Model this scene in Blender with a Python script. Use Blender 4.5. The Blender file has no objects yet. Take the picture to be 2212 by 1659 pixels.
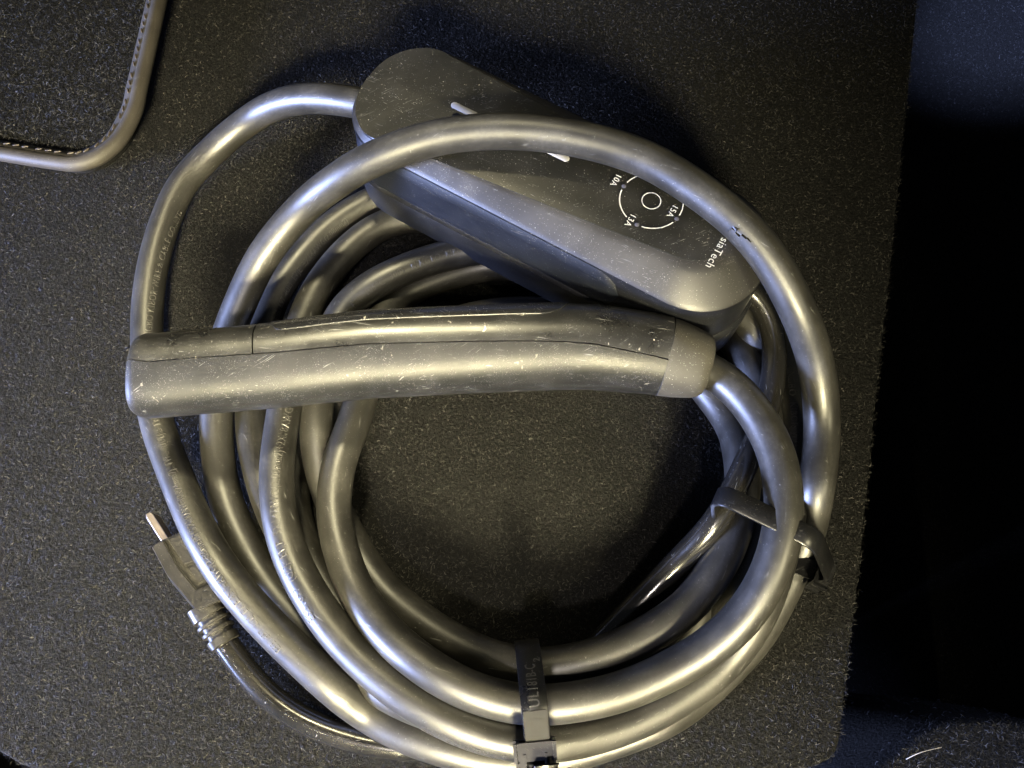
import bpy, bmesh, math, random
import numpy as np
from mathutils import Vector, Matrix
random.seed(7); RNG = np.random.default_rng(7)
rad = math.radians
SC = bpy.context.scene
COL = SC.collection

# ------------------------------------------------------------------ camera
TILT, DIST, HFOV = rad(20.6), 0.302, rad(65.0)
FPX = 1106.0 / math.tan(HFOV / 2)            # focal length for a 2212 px wide frame
cam_d = bpy.data.cameras.new('camera'); cam = bpy.data.objects.new('camera', cam_d); COL.objects.link(cam)
CAM = Vector((0, -DIST * math.sin(TILT), DIST * math.cos(TILT)))
cam.location = CAM; cam.rotation_euler = (TILT, 0, 0)
cam_d.sensor_fit = 'HORIZONTAL'; cam_d.angle = HFOV; cam_d.clip_start = 0.005; cam_d.clip_end = 50
SC.camera = cam

# ------------------------------------------------------------------ world and lamps
SC.view_settings.view_transform = 'Standard'; SC.view_settings.look = 'None'
SC.view_settings.exposure = 0.2; SC.view_settings.gamma = 1.0
SC.render.engine = 'CYCLES'
SC.cycles.use_denoising = True
w = bpy.data.worlds.new('World'); SC.world = w; w.use_nodes = True
w.node_tree.nodes['Background'].inputs[0].default_value = (0.75, 0.85, 1.0, 1)
w.node_tree.nodes['Background'].inputs[1].default_value = 0.04

def area(name, loc, target, size, size_y, power, color, spread=180):
    l = bpy.data.lights.new(name, 'AREA'); l.shape = 'RECTANGLE'; l.size = size; l.size_y = size_y
    l.energy = power; l.color = color; l.spread = rad(spread)
    o = bpy.data.objects.new(name, l); COL.objects.link(o); o.location = loc
    o.rotation_euler = (Vector(target) - Vector(loc)).to_track_quat('-Z', 'Y').to_euler(); return o
def spot(name, loc, target, ang, blend, power, color, r=0.02):
    l = bpy.data.lights.new(name, 'SPOT'); l.spot_size = rad(ang); l.spot_blend = blend; l.energy = power
    l.color = color; l.shadow_soft_size = r
    o = bpy.data.objects.new(name, l); COL.objects.link(o); o.location = loc
    o.rotation_euler = (Vector(target) - Vector(loc)).to_track_quat('-Z', 'Y').to_euler(); return o

WARM = (1.0, 0.885, 0.54); COOL = (0.42, 0.53, 1.0); CREAM = (1.0, 0.90, 0.80)
area('warm_garage_lamp', (-0.03, -0.98, 0.64), (-0.10, -0.13, 0), 0.40, 0.36, 3.2, WARM, 18)
area('cool_window_lamp', (-1.00, -0.42, 0.17), (-0.08, -0.05, 0), 0.60, 0.30, 4.2, COOL, 26)
spot('boot_lid_lamp', (-0.12, -0.62, 0.95), (-0.095, -0.075, 0), 20.5, 0.5, 27.0, CREAM, 0.045)
spot('side_lamp', (0.75, -0.60, 1.00), (0.01, -0.11, 0), 12.5, 0.7, 58.0, WARM, 0.09)
spot('connector_spot', (-0.09, 0.32, 0.90), (-0.085, -0.002, 0.03), 12.5, 0.8, 62.0, WARM, 0.06)  # narrow warm spot added to brighten the connector, no known fitting
spot('corner_fill_spot', (0.22, 0.10, 0.95), (0.365, 0.345, -0.17), 7.5, 0.45, 220.0, COOL, 0.03)  # unseen spot added to throw a blue patch on the upper right trim
spot('trim_fill_spot', (0.16, -0.16, 0.90), (0.155, -0.133, 0), 5.6, 0.4, 30.0, COOL, 0.04)  # another added spot, only to light the wheel-arch carpet blue

# ------------------------------------------------------------------ picture <-> place
_c, _s = math.cos(TILT), math.sin(TILT)
def P(px, py, z=0.0):
    """point at height z (mm) seen at (px, py) of the photograph scaled to 2212 x 1659"""
    x, y = (px - 1106) / FPX, -(py - 829.5) / FPX
    d = Vector((x, y * _c + _s, y * _s - _c))
    return CAM + d * ((z / 1000 - CAM.z) / d.z)
def proj(a):
    a = np.asarray(a, float); q = a - np.array(CAM)
    yc = q[..., 1] * _c + q[..., 2] * _s; zc = -q[..., 1] * _s + q[..., 2] * _c
    return np.stack([1106 + FPX * q[..., 0] / -zc, 829.5 - FPX * yc / -zc], -1)

# ------------------------------------------------------------------ object helpers
def empty(name, loc, label, cat, group=None):
    o = bpy.data.objects.new(name, None); COL.objects.link(o); o.location = loc; o.empty_display_size = 0.01
    o['label'] = label; o['category'] = cat
    if group: o['group'] = group
    return o
def link(name, me, mat, parent=None, smooth=True):
    o = bpy.data.objects.new(name, me); COL.objects.link(o)
    if mat: me.materials.append(mat)
    if smooth:
        me.polygons.foreach_set('use_smooth', [True] * len(me.polygons))
    if parent:
        o.parent = parent; o.matrix_parent_inverse = PW(parent).inverted()
    return o
def PW(o):
    m = Matrix.Translation(o.location) if o.type == 'EMPTY' else Matrix.Identity(4)
    return m
def mesh(name, v, f, mat, parent=None, smooth=True, sharp=None):
    me = bpy.data.meshes.new(name); me.from_pydata([tuple(p) for p in v], [], f); me.update()
    o = link(name, me, mat, parent, smooth)
    if sharp and smooth: me.set_sharp_from_angle(angle=rad(sharp))
    return o
def grid_faces(n, m, closed=True, off=0):
    f = []
    for i in range(n - 1):
        for j in range(m if closed else m - 1):
            k = (j + 1) % m
            f.append((off + i * m + j, off + i * m + k, off + (i + 1) * m + k, off + (i + 1) * m + j))
    return f

# ------------------------------------------------------------------ materials
class NT:
    def __init__(s, name):
        s.m = bpy.data.materials.new(name); s.m.use_nodes = True; s.t = s.m.node_tree
        s.b = s.t.nodes['Principled BSDF']
    def n(s, typ, **kw):
        x = s.t.nodes.new(typ)
        for k, v in kw.items():
            if k.startswith('_'): setattr(x, k[1:], v)
            else:
                key = int(k[1:]) if k[0] == 'i' and k[1:].isdigit() else k
                if hasattr(v, 'is_output'): s.t.links.new(v, x.inputs[key])
                else: x.inputs[key].default_value = v
        return x
    def link(s, a, b): s.t.links.new(a, b)
    def set(s, **kw):
        for k, v in kw.items():
            k = k.replace('_', ' ')
            if hasattr(v, 'is_output'): s.link(v, s.b.inputs[k])
            else: s.b.inputs[k].default_value = v
    def noise(s, vec, scale, detail=3, rough=.55, dist=0):
        return s.n('ShaderNodeTexNoise', Vector=vec, Scale=scale, Detail=detail, Roughness=rough, Distortion=dist).outputs['Fac']
    def ramp(s, fac, *stops):
        r = s.n('ShaderNodeValToRGB', Fac=fac); e = r.color_ramp.elements
        while len(e) < len(stops): e.new(0.5)
        for el, (p, c) in zip(e, stops):
            el.position = p; el.color = (c, c, c, 1) if isinstance(c, (int, float)) else (*c, 1)
        return r.outputs['Color']
    def mix(s, f, a, b):
        x = s.n('ShaderNodeMix', _data_type='RGBA', _blend_type='MIX')
        for i, v in ((0, f), (6, a), (7, b)):
            if hasattr(v, 'is_output'): s.link(v, x.inputs[i])
            else: x.inputs[i].default_value = v if i == 0 else (*v, 1)
        return x.outputs[2]
    def math(s, op, a, b=0.0, clamp=False):
        x = s.n('ShaderNodeMath', _operation=op, _use_clamp=clamp)
        for i, v in ((0, a), (1, b)):
            if hasattr(v, 'is_output'): s.link(v, x.inputs[i])
            else: x.inputs[i].default_value = v
        return x.outputs[0]
    def coord(s, which='Object', scale=(1, 1, 1), rot=(0, 0, 0)):
        c = s.n('ShaderNodeTexCoord').outputs[which]
        return s.n('ShaderNodeMapping', Vector=c, Scale=scale, Rotation=rot).outputs[0]
    def bump(s, h, strength, dist):
        s.link(s.n('ShaderNodeBump', Height=h, Strength=strength, Distance=dist).outputs[0], s.b.inputs['Normal'])
    def specks(s, vec, scale, size, seed=0.0):
        """small dust grains: 1 inside, 0 outside, only some cells"""
        v = s.n('ShaderNodeTexVoronoi', Vector=vec, Scale=scale)
        rnd = s.n('ShaderNodeSeparateColor', Color=v.outputs['Color']).outputs[0]
        lim = s.math('MULTIPLY', s.math('POWER', rnd, 3.0), size)
        return s.math('LESS_THAN', v.outputs['Distance'], lim)
    def scratch(s, vec, scale, rot, stretch=25.0, thr=.72):
        c = s.n('ShaderNodeMapping', Vector=vec, Rotation=(rot * .7, 0, rot), Location=(rot * 3, rot, 0)).outputs[0]
        wob = s.n('ShaderNodeTexNoise', Vector=c, Scale=scale * .5, Detail=1.0).outputs['Color']
        c2 = s.n('ShaderNodeVectorMath', _operation='MULTIPLY_ADD'); s.link(wob, c2.inputs[0]); c2.inputs[1].default_value = (.004,) * 3; s.link(c, c2.inputs[2])
        c3 = s.n('ShaderNodeMapping', Vector=c2.outputs[0], Scale=(scale, scale * stretch, scale * stretch)).outputs[0]
        a = s.noise(c3, 1.0, 1.0, .5, .2)
        gate = s.ramp(s.noise(c, scale * 1.3, 3), (.48, 0), (.66, 1))
        return s.math('MULTIPLY', s.ramp(a, (thr - .02, 0), (thr + .04, 1)), gate)

def rubber(name, base, dusty, rough, spec=.5, dust=.55, grain=1.0):
    t = NT(name); c = t.coord()
    big = t.noise(c, 70, 5, .65); fine = t.noise(c, 900, 3)
    col = t.mix(t.math('MULTIPLY', t.ramp(big, (.38, 0), (.66, 1)), t.ramp(fine, (.35, .3), (.6, 1))), base, dusty)
    sp = t.specks(c, 900, .17); sp2 = t.specks(c, 2000, .26)
    dustm = t.math('MAXIMUM', sp, t.math('MULTIPLY', sp2, .6))
    dustm = t.math('MULTIPLY', dustm, t.ramp(t.noise(c, 30, 3), (.4, .1), (.65, dust)))
    col = t.mix(dustm, col, (.24, .235, .22))
    uv = t.coord('UV')
    sc = t.math('MAXIMUM', t.scratch(uv, 120, .25, 14, .70), t.scratch(uv, 90, 1.2, 16, .72))
    col = t.mix(t.math('MULTIPLY', sc, .35), col, (.30, .30, .29))
    r = t.math('ADD', t.math('MULTIPLY', t.math('SUBTRACT', big, .5), .25), rough)
    r = t.math('ADD', r, t.math('MULTIPLY', t.math('MAXIMUM', sc, dustm), .2), True)
    t.set(Base_Color=col, Roughness=r, Specular_IOR_Level=spec)
    h = t.math('ADD', t.math('MULTIPLY', fine, .14 * grain), t.math('ADD', t.math('MULTIPLY', dustm, .4), t.math('MULTIPLY', sc, -.5)))
    h = t.math('ADD', h, t.math('MULTIPLY', t.noise(c, 160, 3), .8))
    t.bump(h, .35, .0002)
    return t.m
def plastic(name, base, dusty, rough, spec=.5, dust=.5, scr=.6, scr_rot=(-.45, .5, 1.3), bump=.25, chips=0.0, ior_coat=0.0, sscale=1.0):
    t = NT(name); c = t.coord()
    big = t.noise(c, 60, 4, .6); fine = t.noise(c, 2500, 2)
    col = t.mix(t.ramp(big, (.38, 0), (.68, 1)), base, dusty)
    sp = t.math('MAXIMUM', t.specks(c, 800, .15), t.specks(c, 1900, .24))
    sp = t.math('MULTIPLY', sp, t.ramp(t.noise(c, 40, 3), (.35, .2), (.65, dust)))
    col = t.mix(sp, col, (.42, .41, .39))
    sc = None
    for k, r in enumerate(scr_rot):
        a = t.scratch(c, (75 + 22 * k) * sscale, r, 30, .70)
        sc = a if sc is None else t.math('MAXIMUM', sc, a)
    col = t.mix(t.math('MULTIPLY', sc, scr), col, (.45, .45, .43))
    if chips:
        ch = t.ramp(t.noise(c, 260, 3, .5, .6), (.70, 0), (.72, chips))
        col = t.mix(ch, col, (.55, .52, .45))
    r = t.math('ADD', t.math('MULTIPLY', t.math('SUBTRACT', big, .5), .3), rough)
    r = t.math('ADD', r, t.math('MULTIPLY', t.math('MAXIMUM', sc, sp), .25), True)
    t.set(Base_Color=col, Roughness=r, Specular_IOR_Level=spec, Coat_Weight=ior_coat, Coat_Roughness=.15)
    h = t.math('ADD', t.math('MULTIPLY', fine, .5), t.math('ADD', t.math('MULTIPLY', sp, .5), t.math('MULTIPLY', sc, -.6)))
    t.bump(h, bump, .00015)
    return t.m
def flat_mat(name, col, rough, metal=0.0, spec=.5, n_amt=.15, n_scale=300):
    t = NT(name); c = t.coord(); f = t.noise(c, n_scale, 4)
    t.set(Base_Color=t.mix(f, tuple(x * (1 - n_amt * 2) for x in col), tuple(min(1, x * (1 + n_amt * 2)) for x in col)),
          Roughness=t.math('ADD', t.math('MULTIPLY', f, .2), rough - .1), Metallic=metal, Specular_IOR_Level=spec)
    t.bump(f, .15, .0001)
    return t.m
def carpet_mat(name, base, fibre=False):
    t = NT(name)
    if fibre:
        a = t.n('ShaderNodeAttribute', _attribute_name='tint')
        col = t.mix(a.outputs['Fac'], tuple(x * .22 for x in base), tuple(x * 4.6 for x in base))
        t.set(Base_Color=col, Roughness=.5, Specular_IOR_Level=.15)
    else:
        c = t.coord(); f = t.noise(c, 900, 4)
        t.set(Base_Color=t.mix(f, tuple(x * .2 for x in base), base), Roughness=.9, Specular_IOR_Level=.2)
        t.bump(f, .8, .001)
    return t.m

M = {}
M['cable'] = rubber('cable_rubber', (.011, .0104, .009), (.031, .0293, .026), .43, .72)
M['cord'] = rubber('cord_rubber', (.008, .0076, .007), (.014, .013, .012), .20, .7, .10, .08)
M['emboss'] = flat_mat('embossed_rubber', (.048, .046, .043), .42)  # edge glints of the raised marks painted in as a paler colour
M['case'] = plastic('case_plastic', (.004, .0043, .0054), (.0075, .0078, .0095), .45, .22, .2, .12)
M['panel'] = plastic('side_panel_rubber', (.0038, .0048, .008), (.0065, .008, .013), .5, .22, .2, .15)  # black rubber; blue of the cool light mixed into its colour
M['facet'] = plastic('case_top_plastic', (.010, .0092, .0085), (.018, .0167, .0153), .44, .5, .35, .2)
M['plate'] = plastic('faceplate_plastic', (.0065, .0065, .006), (.012, .0117, .011), .42, .35, .5, .25)
M['print'] = flat_mat('white_print', (.40, .40, .38), .5, n_amt=.06)
M['lamp'] = flat_mat('white_diffuser', (.22, .22, .23), .4, n_amt=.04)
M['dot'] = flat_mat('grey_diffuser', (.06, .06, .08), .4)
M['lower'] = plastic('connector_lower_plastic', (.007, .007, .0067), (.015, .0146, .0138), .42, .26, .22, .4, (0.15, -0.55, .9, 1.5, 2.2), .35, .22)
M['upper'] = plastic('connector_upper_plastic', (.008, .0078, .0074), (.020, .0194, .018), .30, .75, .45, .3, (0.1, 1.2, -.5, .6, 2.3), .3, .5)
M['latch'] = plastic('latch_plastic', (.012, .012, .013), (.022, .022, .023), .22, .55, .6, .4, (.05, .8), .2, .6)
M['sleeve'] = plastic('sleeve_rubber', (.024, .0223, .0192), (.038, .0352, .030), .6, .4, .6, .3, (.3, 1.5), .4)
M['plug'] = plastic('plug_plastic', (.012, .0112, .0095), (.024, .022, .019), .34, .5, .25, .12)
M['metal'] = flat_mat('prong_metal', (.42, .35, .30), .38, 1.0, n_amt=.05)
M['tie'] = plastic('tie_nylon', (.004, .004, .0045), (.006, .006, .0065), .30, .35, .06, .1)
M['tiemark'] = flat_mat('tie_emboss', (.055, .055, .053), .4, spec=.25)
M['tiepad'] = flat_mat('tie_pad_nylon', (.016, .0155, .0145), .62, spec=.12)
M['leather'] = plastic('leather_binding', (.028, .0245, .0205), (.042, .037, .031), .6, .5, .2, .15)
M['stitch'] = flat_mat('binding_thread', (.05, .04, .03), .5)
M['carpet'] = carpet_mat('carpet_backing', (.0035, .0034, .0033))
M['fibre'] = carpet_mat('carpet_fibre', (.0130, .0123, .0114), True)
M['fibre2'] = carpet_mat('mat_fibre', (.0150, .0150, .0155), True)
M['fibre3'] = carpet_mat('trim_fibre', (.011, .011, .012), True)
M['lint'] = flat_mat('lint', (.42, .38, .33), .6)

# ------------------------------------------------------------------ carpet pile
def pile(name, pos, nrm, mat, length, width, parent=None):
    n = len(pos); pos = np.asarray(pos); nrm = np.asarray(nrm)
    a = RNG.uniform(0, 2 * np.pi, n); d = np.stack([np.cos(a), np.sin(a), np.zeros(n)], -1)
    d -= nrm * (d * nrm).sum(-1, keepdims=True); d /= np.linalg.norm(d, axis=1, keepdims=True)
    turn = RNG.uniform(-1.3, 1.3, n)[:, None]
    side = np.cross(nrm, d)
    d2 = d * np.cos(turn) + side * np.sin(turn)
    L = (length * RNG.uniform(.55, 1.35, n))[:, None]
    rise = RNG.uniform(.15, .75, n)[:, None]
    p0 = pos; p1 = p0 + d * L * .45 + nrm * L * rise * .6
    p2 = p1 + d2 * L * .55 + nrm * L * (rise - .35) * .5
    tw = RNG.uniform(-.9, .9, n)[:, None]
    wv = side * np.cos(tw) + nrm * np.sin(tw); wv2 = np.cross(nrm, d2) * np.cos(tw) + nrm * np.sin(tw)
    W = (width * RNG.uniform(.7, 1.3, n))[:, None]
    v = np.stack([p0 - wv * W / 2, p0 + wv * W / 2, p1 + wv * W / 2, p1 - wv * W / 2, p2 + wv2 * W * .3, p2 - wv2 * W * .3], 1).reshape(-1, 3)
    b = (np.arange(n) * 6)[:, None]
    loops = np.concatenate([b + [0, 1, 2, 3], b + [3, 2, 4, 5]], 1).reshape(-1)
    me = bpy.data.meshes.new(name); me.vertices.add(n * 6); me.loops.add(n * 8); me.polygons.add(n * 2)
    me.vertices.foreach_set('co', v.astype(np.float32).ravel())
    me.loops.foreach_set('vertex_index', loops.astype(np.int32))
    me.polygons.foreach_set('loop_start', np.arange(n * 2, dtype=np.int32) * 4)
    tint = RNG.uniform(0, 1, n) ** 3.6
    at = me.attributes.new('tint', 'FLOAT', 'POINT'); at.data.foreach_set('value', np.repeat(tint, 6).astype(np.float32))
    me.update(calc_edges=True)
    o = link(name, me, mat, parent, True); o['kind'] = 'stuff'
    return o
def inside(poly, x, y):
    r = np.zeros(len(x), bool); n = len(poly)
    for i in range(n):
        x1, y1 = poly[i][:2]; x2, y2 = poly[(i + 1) % n][:2]
        if y1 == y2: continue
        r ^= ((y1 > y) != (y2 > y)) & (x < (x2 - x1) * (y - y1) / (y2 - y1) + x1)
    return r
def spline(pts, step=None, n=12):
    """Catmull-Rom through points"""
    p = np.array(pts, float); p = np.vstack([2 * p[0] - p[1], p, 2 * p[-1] - p[-2]])
    out = []
    for i in range(1, len(p) - 2):
        a, b, c, d = p[i - 1:i + 3]
        for t in np.linspace(0, 1, n, endpoint=False):
            out.append(.5 * (2 * b + (c - a) * t + (2 * a - 5 * b + 4 * c - d) * t * t + (3 * b - a - 3 * c + d) * t ** 3))
    out.append(p[-2]); out = np.array(out)
    if step is None: return out
    s = np.r_[0, np.cumsum(np.linalg.norm(np.diff(out, axis=0), axis=1))]
    q = np.linspace(0, s[-1], max(2, int(round(s[-1] / step)) + 1))
    return np.stack([np.interp(q, s, out[:, k]) for k in range(out.shape[1])], 1)

# ------------------------------------------------------------------ the boot floor, well and side trims
def prism(name, poly, z0, z1, mat, parent=None, bev=0.0):
    bm = bmesh.new(); vs = [bm.verts.new((p[0], p[1], z0)) for p in poly]; f = bm.faces.new(vs)
    if f.normal.z > 0: pass
    r = bmesh.ops.extrude_face_region(bm, geom=[f]); up = [g for g in r['geom'] if isinstance(g, bmesh.types.BMVert)]
    for v_ in up: v_.co.z = z1
    bmesh.ops.recalc_face_normals(bm, faces=bm.faces)
    if bev:
        es = [e for e in bm.edges if all(abs(v_.co.z - z1) < 1e-7 for v_ in e.verts)]
        bmesh.ops.bevel(bm, geom=es, offset=bev, segments=3, affect='EDGES', profile=.5)
    me = bpy.data.meshes.new(name); bm.to_mesh(me); bm.free()
    o = link(name, me, mat, parent, True); me.set_sharp_from_angle(angle=rad(40)); return o

edge_px = [(1999, -160), (1985, 0), (1965, 194), (1954, 299), (1940, 448), (1927, 576), (1898, 840), (1874, 1083), (1861, 1222), (1836, 1430), (1822, 1552),
           (1817, 1604), (1805, 1632), (1774, 1652), (1730, 1664), (1500, 1682), (1100, 1700), (500, 1698), (200, 1684), (60, 1661), (0, 1630), (-140, 1560)]
edge = [P(x, y, 0) for x, y in edge_px]
edge = spline([(p.x, p.y) for p in edge], .004)
floor_poly = [tuple(p) for p in edge] + [(-.80, edge[-1][1]), (-.80, .80), (edge[0][0] + .10, .80)]
floor = prism('cargo_floor', floor_poly, -.30, -.0006, M['carpet'], bev=.002); floor['kind'] = 'structure'  # unseen depth made solid to keep lamplight from leaking underneath
def in_view(x, y, z):
    q = proj(np.stack([x, y, np.broadcast_to(z, np.shape(x))], -1)); return (q[:, 0] > -260) & (q[:, 0] < 2470) & (q[:, 1] > -220) & (q[:, 1] < 1880)
def scatter(poly, box, dens, keep=None):
    x0, x1, y0, y1 = box; n = int((x1 - x0) * (y1 - y0) * 1e6 * dens)
    x = RNG.uniform(x0, x1, n); y = RNG.uniform(y0, y1, n)
    k = inside(poly, x, y)
    if keep is not None: k &= keep(x, y)
    return x[k], y[k]
x, y = scatter(floor_poly, (-.32, .24, -.20, .34), 3.5, lambda x, y: in_view(x, y, 0))
pile('carpet_pile', np.stack([x, y, np.full(len(x), -.0008)], -1), np.tile([0, 0, 1.], (len(x), 1)), M['fibre'], .0013, .000145)
# fuzzy rim of the floor panel
ei = RNG.integers(0, len(edge) - 1, 4000); tt = RNG.uniform(0, 1, 4000)[:, None]
ep = edge[ei] * (1 - tt) + edge[ei + 1] * tt; ed = edge[ei + 1] - edge[ei]; ed /= np.linalg.norm(ed, axis=1, keepdims=True)
en = np.stack([-ed[:, 1], ed[:, 0], np.zeros(len(ed))], -1); mid = np.array([0, 0.]);
sgn = np.sign((en[:, :2] * (ep - mid)).sum(1)); en *= sgn[:, None]; en[:, 2] = .6; en /= np.linalg.norm(en, axis=1, keepdims=True)
pile('carpet_edge_fuzz', np.c_[ep - en[:, :2] * .0012, RNG.uniform(-.004, -.001, len(ep))], en, M['fibre'], .0012, .00015)

well = prism('boot_well_floor', [(-.6, -.5), (.9, -.5), (.9, .7), (-.6, .7)], -.36, -.35, M['carpet']); well['kind'] = 'structure'

def hump(name, outline_px, zf, box, dens, label=None):
    """carpeted trim as a height field; zf(x, y) -> z or nan"""
    x0, x1, y0, y1 = box; nx, ny = 70, 70
    X, Y = np.meshgrid(np.linspace(x0, x1, nx), np.linspace(y0, y1, ny)); Z = zf(X, Y)
    zz = Z.reshape(-1); o = mesh(name, np.stack([X, Y, Z], -1).reshape(-1, 3), grid_faces(ny, nx, False), M['carpet'])
    n = int((x1 - x0) * (y1 - y0) * 1e6 * dens)
    x = RNG.uniform(x0, x1, n); y = RNG.uniform(y0, y1, n); e = 5e-4
    z = zf(x, y); nr = np.stack([-(zf(x + e, y) - z) / e, -(zf(x, y + e) - z) / e, np.ones(n)], -1); nr /= np.linalg.norm(nr, axis=1, keepdims=True)
    k = in_view(x, y, z)
    pile(name + '_pile', np.stack([x, y, z], -1)[k], nr[k], M['fibre3'], .0014, .00015)
    return o
def smooth(t): t = np.clip(t, 0, 1); return t * t * (3 - 2 * t)
# wheel-arch hump lower right
ho = [P(1800, 1660, -8), P(1895, 1579, -8), P(1965, 1524, -8), P(2034, 1497, -8), P(2138, 1494, -8), P(2212, 1508, -8), P(2330, 1550, -8)]
hs = spline([(p.x, p.y) for p in ho], .003); hx, hy = hs[:, 0], hs[:, 1]
def z_hump(x, y):
    top = np.interp(x, hx, hy, left=hy[0] - .2); d = top - y
    d = np.minimum(d, (x - hx[0]) * .9 + (top - y) * .3)
    return -.230 + .225 * np.clip(1 - (1 - np.clip(d / .010, 0, 1)) ** 2.5, 0, 1) ** .6 + .004 * np.clip(d, 0, .05) / .05
wh = hump('wheel_arch_trim', None, z_hump, (.088, .24, -.24, -.105), 2.2); wh['kind'] = 'structure'
# side trim upper right
so = [P(1996, 0, -30), P(2212, 0, -10)]
sx = so[0].x
def z_side(x, y):
    d = x - (sx - (0.18 - y) * .12)
    return -.22 + .50 * np.clip(d - .03, 0, 1)
st = hump('side_trim', None, z_side, (sx - .09, sx + .30, -.22, .50), 1.0); st['kind'] = 'structure'

# ------------------------------------------------------------------ floor mat, top left
mat_pipe_px = [(415, -420), (392, -250), (372, -110), (358, -60), (345, 0), (330, 68), (314, 139), (302, 192), (291, 240), (261, 297), (232, 326), (205, 343), (163, 354), (104, 348), (0, 331), (-80, 316), (-170, 300), (-330, 272), (-520, 240)]
mp = spline([tuple(P(x, y, 9)) for x, y in mat_pipe_px], .002)
fm = empty('floor_mat', tuple(P(150, 120, 0)), 'dark floor mat with stitched brown leather binding round its corner', 'floor mat')
def tube(name, pts, r, mat, parent, sides=20, cap=True):
    pts = np.asarray(pts); n = len(pts)
    T = np.gradient(pts, axis=0); T /= np.linalg.norm(T, axis=1, keepdims=True)
    up = np.array([0, 0, 1.]) - T * T[:, 2:3]; up /= np.linalg.norm(up, axis=1, keepdims=True); B = np.cross(T, up)
    rr = np.broadcast_to(r, (n,))
    a = np.linspace(0, 2 * np.pi, sides, endpoint=False)
    V = pts[:, None] + rr[:, None, None] * (up[:, None] * np.cos(a)[None, :, None] + B[:, None] * np.sin(a)[None, :, None])
    f = grid_faces(n, sides); f = [tuple(reversed(q)) for q in f]
    v = V.reshape(-1, 3).tolist()
    if cap:
        f.append(tuple(range(sides))); f.append(tuple(reversed(range((n - 1) * sides, n * sides))))
    o = mesh(name, v, f, mat, parent)
    s = np.r_[0, np.cumsum(np.linalg.norm(np.diff(pts, axis=0), axis=1))]
    uvl = o.data.uv_layers.new(name='UVMap'); li = np.empty(len(o.data.loops), np.int32); o.data.loops.foreach_get('vertex_index', li)
    uv = np.stack([s[li // sides], (li % sides) / sides * 2 * np.pi * float(np.mean(rr))], -1)
    uvl.data.foreach_set('uv', uv.astype(np.float32).ravel())
    return o, (pts, T, up, B, s)
tube('piping', mp, .0032, M['leather'], fm, 16)
mpn = np.gradient(mp, axis=0); mpn /= np.linalg.norm(mpn, axis=1, keepdims=True)
inn = np.stack([mpn[:, 1], -mpn[:, 0], np.zeros(len(mp))], -1)      # towards the mat
if (inn[len(mp) // 2] @ (np.array(P(0, 0, 9)) - mp[len(mp) // 2])) < 0: inn = -inn
mi = mp + inn * .0042
mat_poly = [tuple(p[:2]) for p in (mp + inn * .001)] + [(-.40, float(mp[-1][1])), (-.40, .40), (float(mp[0][0]), .40)]
prism('mat_base', mat_poly, .0012, .0085, M['carpet'], fm)
# flat leather strip that the thread runs through
st0 = mp + inn * .0022; st1 = mp + inn * .0052
v = np.concatenate([np.c_[st0[:, :2], np.full(len(mp), .0113)], np.c_[st1[:, :2], np.full(len(mp), .0104)], np.c_[st1[:, :2], np.full(len(mp), .0084)]])
n = len(mp)
mesh('binding', v, [(i, i + 1, n + i + 1, n + i) for i in range(n - 1)] + [(n + i, n + i + 1, 2 * n + i + 1, 2 * n + i) for i in range(n - 1)], M['leather'], fm)
pi_poly = [tuple(p[:2]) for p in mi] + [(-.40, float(mp[-1][1])), (-.40, .40), (float(mp[0][0]), .40)]
x, y = scatter(pi_poly, (-.32, -.10, .06, .34), 3.0, lambda x, y: in_view(x, y, .009))
pile('mat_pile', np.stack([x, y, np.full(len(x), .0085)], -1), np.tile([0, 0, 1.], (len(x), 1)), M['fibre2'], .0015, .00014, fm)
sd = None; s_m = np.r_[0, np.cumsum(np.linalg.norm(np.diff(mp, axis=0), axis=1))]
k = 0
for s in np.arange(.012, s_m[-1] - .01, .0046):
    i = int(np.searchsorted(s_m, s)); t_ = mpn[i]; q = mp[i] + inn[i] * .0037; q[2] = .0112
    if sd is None:
        bm = bmesh.new(); bmesh.ops.create_uvsphere(bm, u_segments=8, v_segments=6, radius=1)
        for v_ in bm.verts: v_.co = Vector((v_.co.x * .0016, v_.co.y * .00042, v_.co.z * .00035))
        sd = bpy.data.meshes.new('stitch'); bm.to_mesh(sd); bm.free(); sd.materials.append(M['stitch'])
        sd.polygons.foreach_set('use_smooth', [True] * len(sd.polygons))
    o = bpy.data.objects.new('stitch', sd); COL.objects.link(o)
    o.parent = fm; o.matrix_parent_inverse = PW(fm).inverted()
    o.location = q; o.rotation_euler = (0, 0, math.atan2(t_[1], t_[0]) + .28)

# ------------------------------------------------------------------ the charger
ev = empty('ev_charger', (0, 0, 0), 'black portable car charger, its thick cable coiled on the dark boot carpet', 'car charger')
R, RC = .00575, .0041

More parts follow.
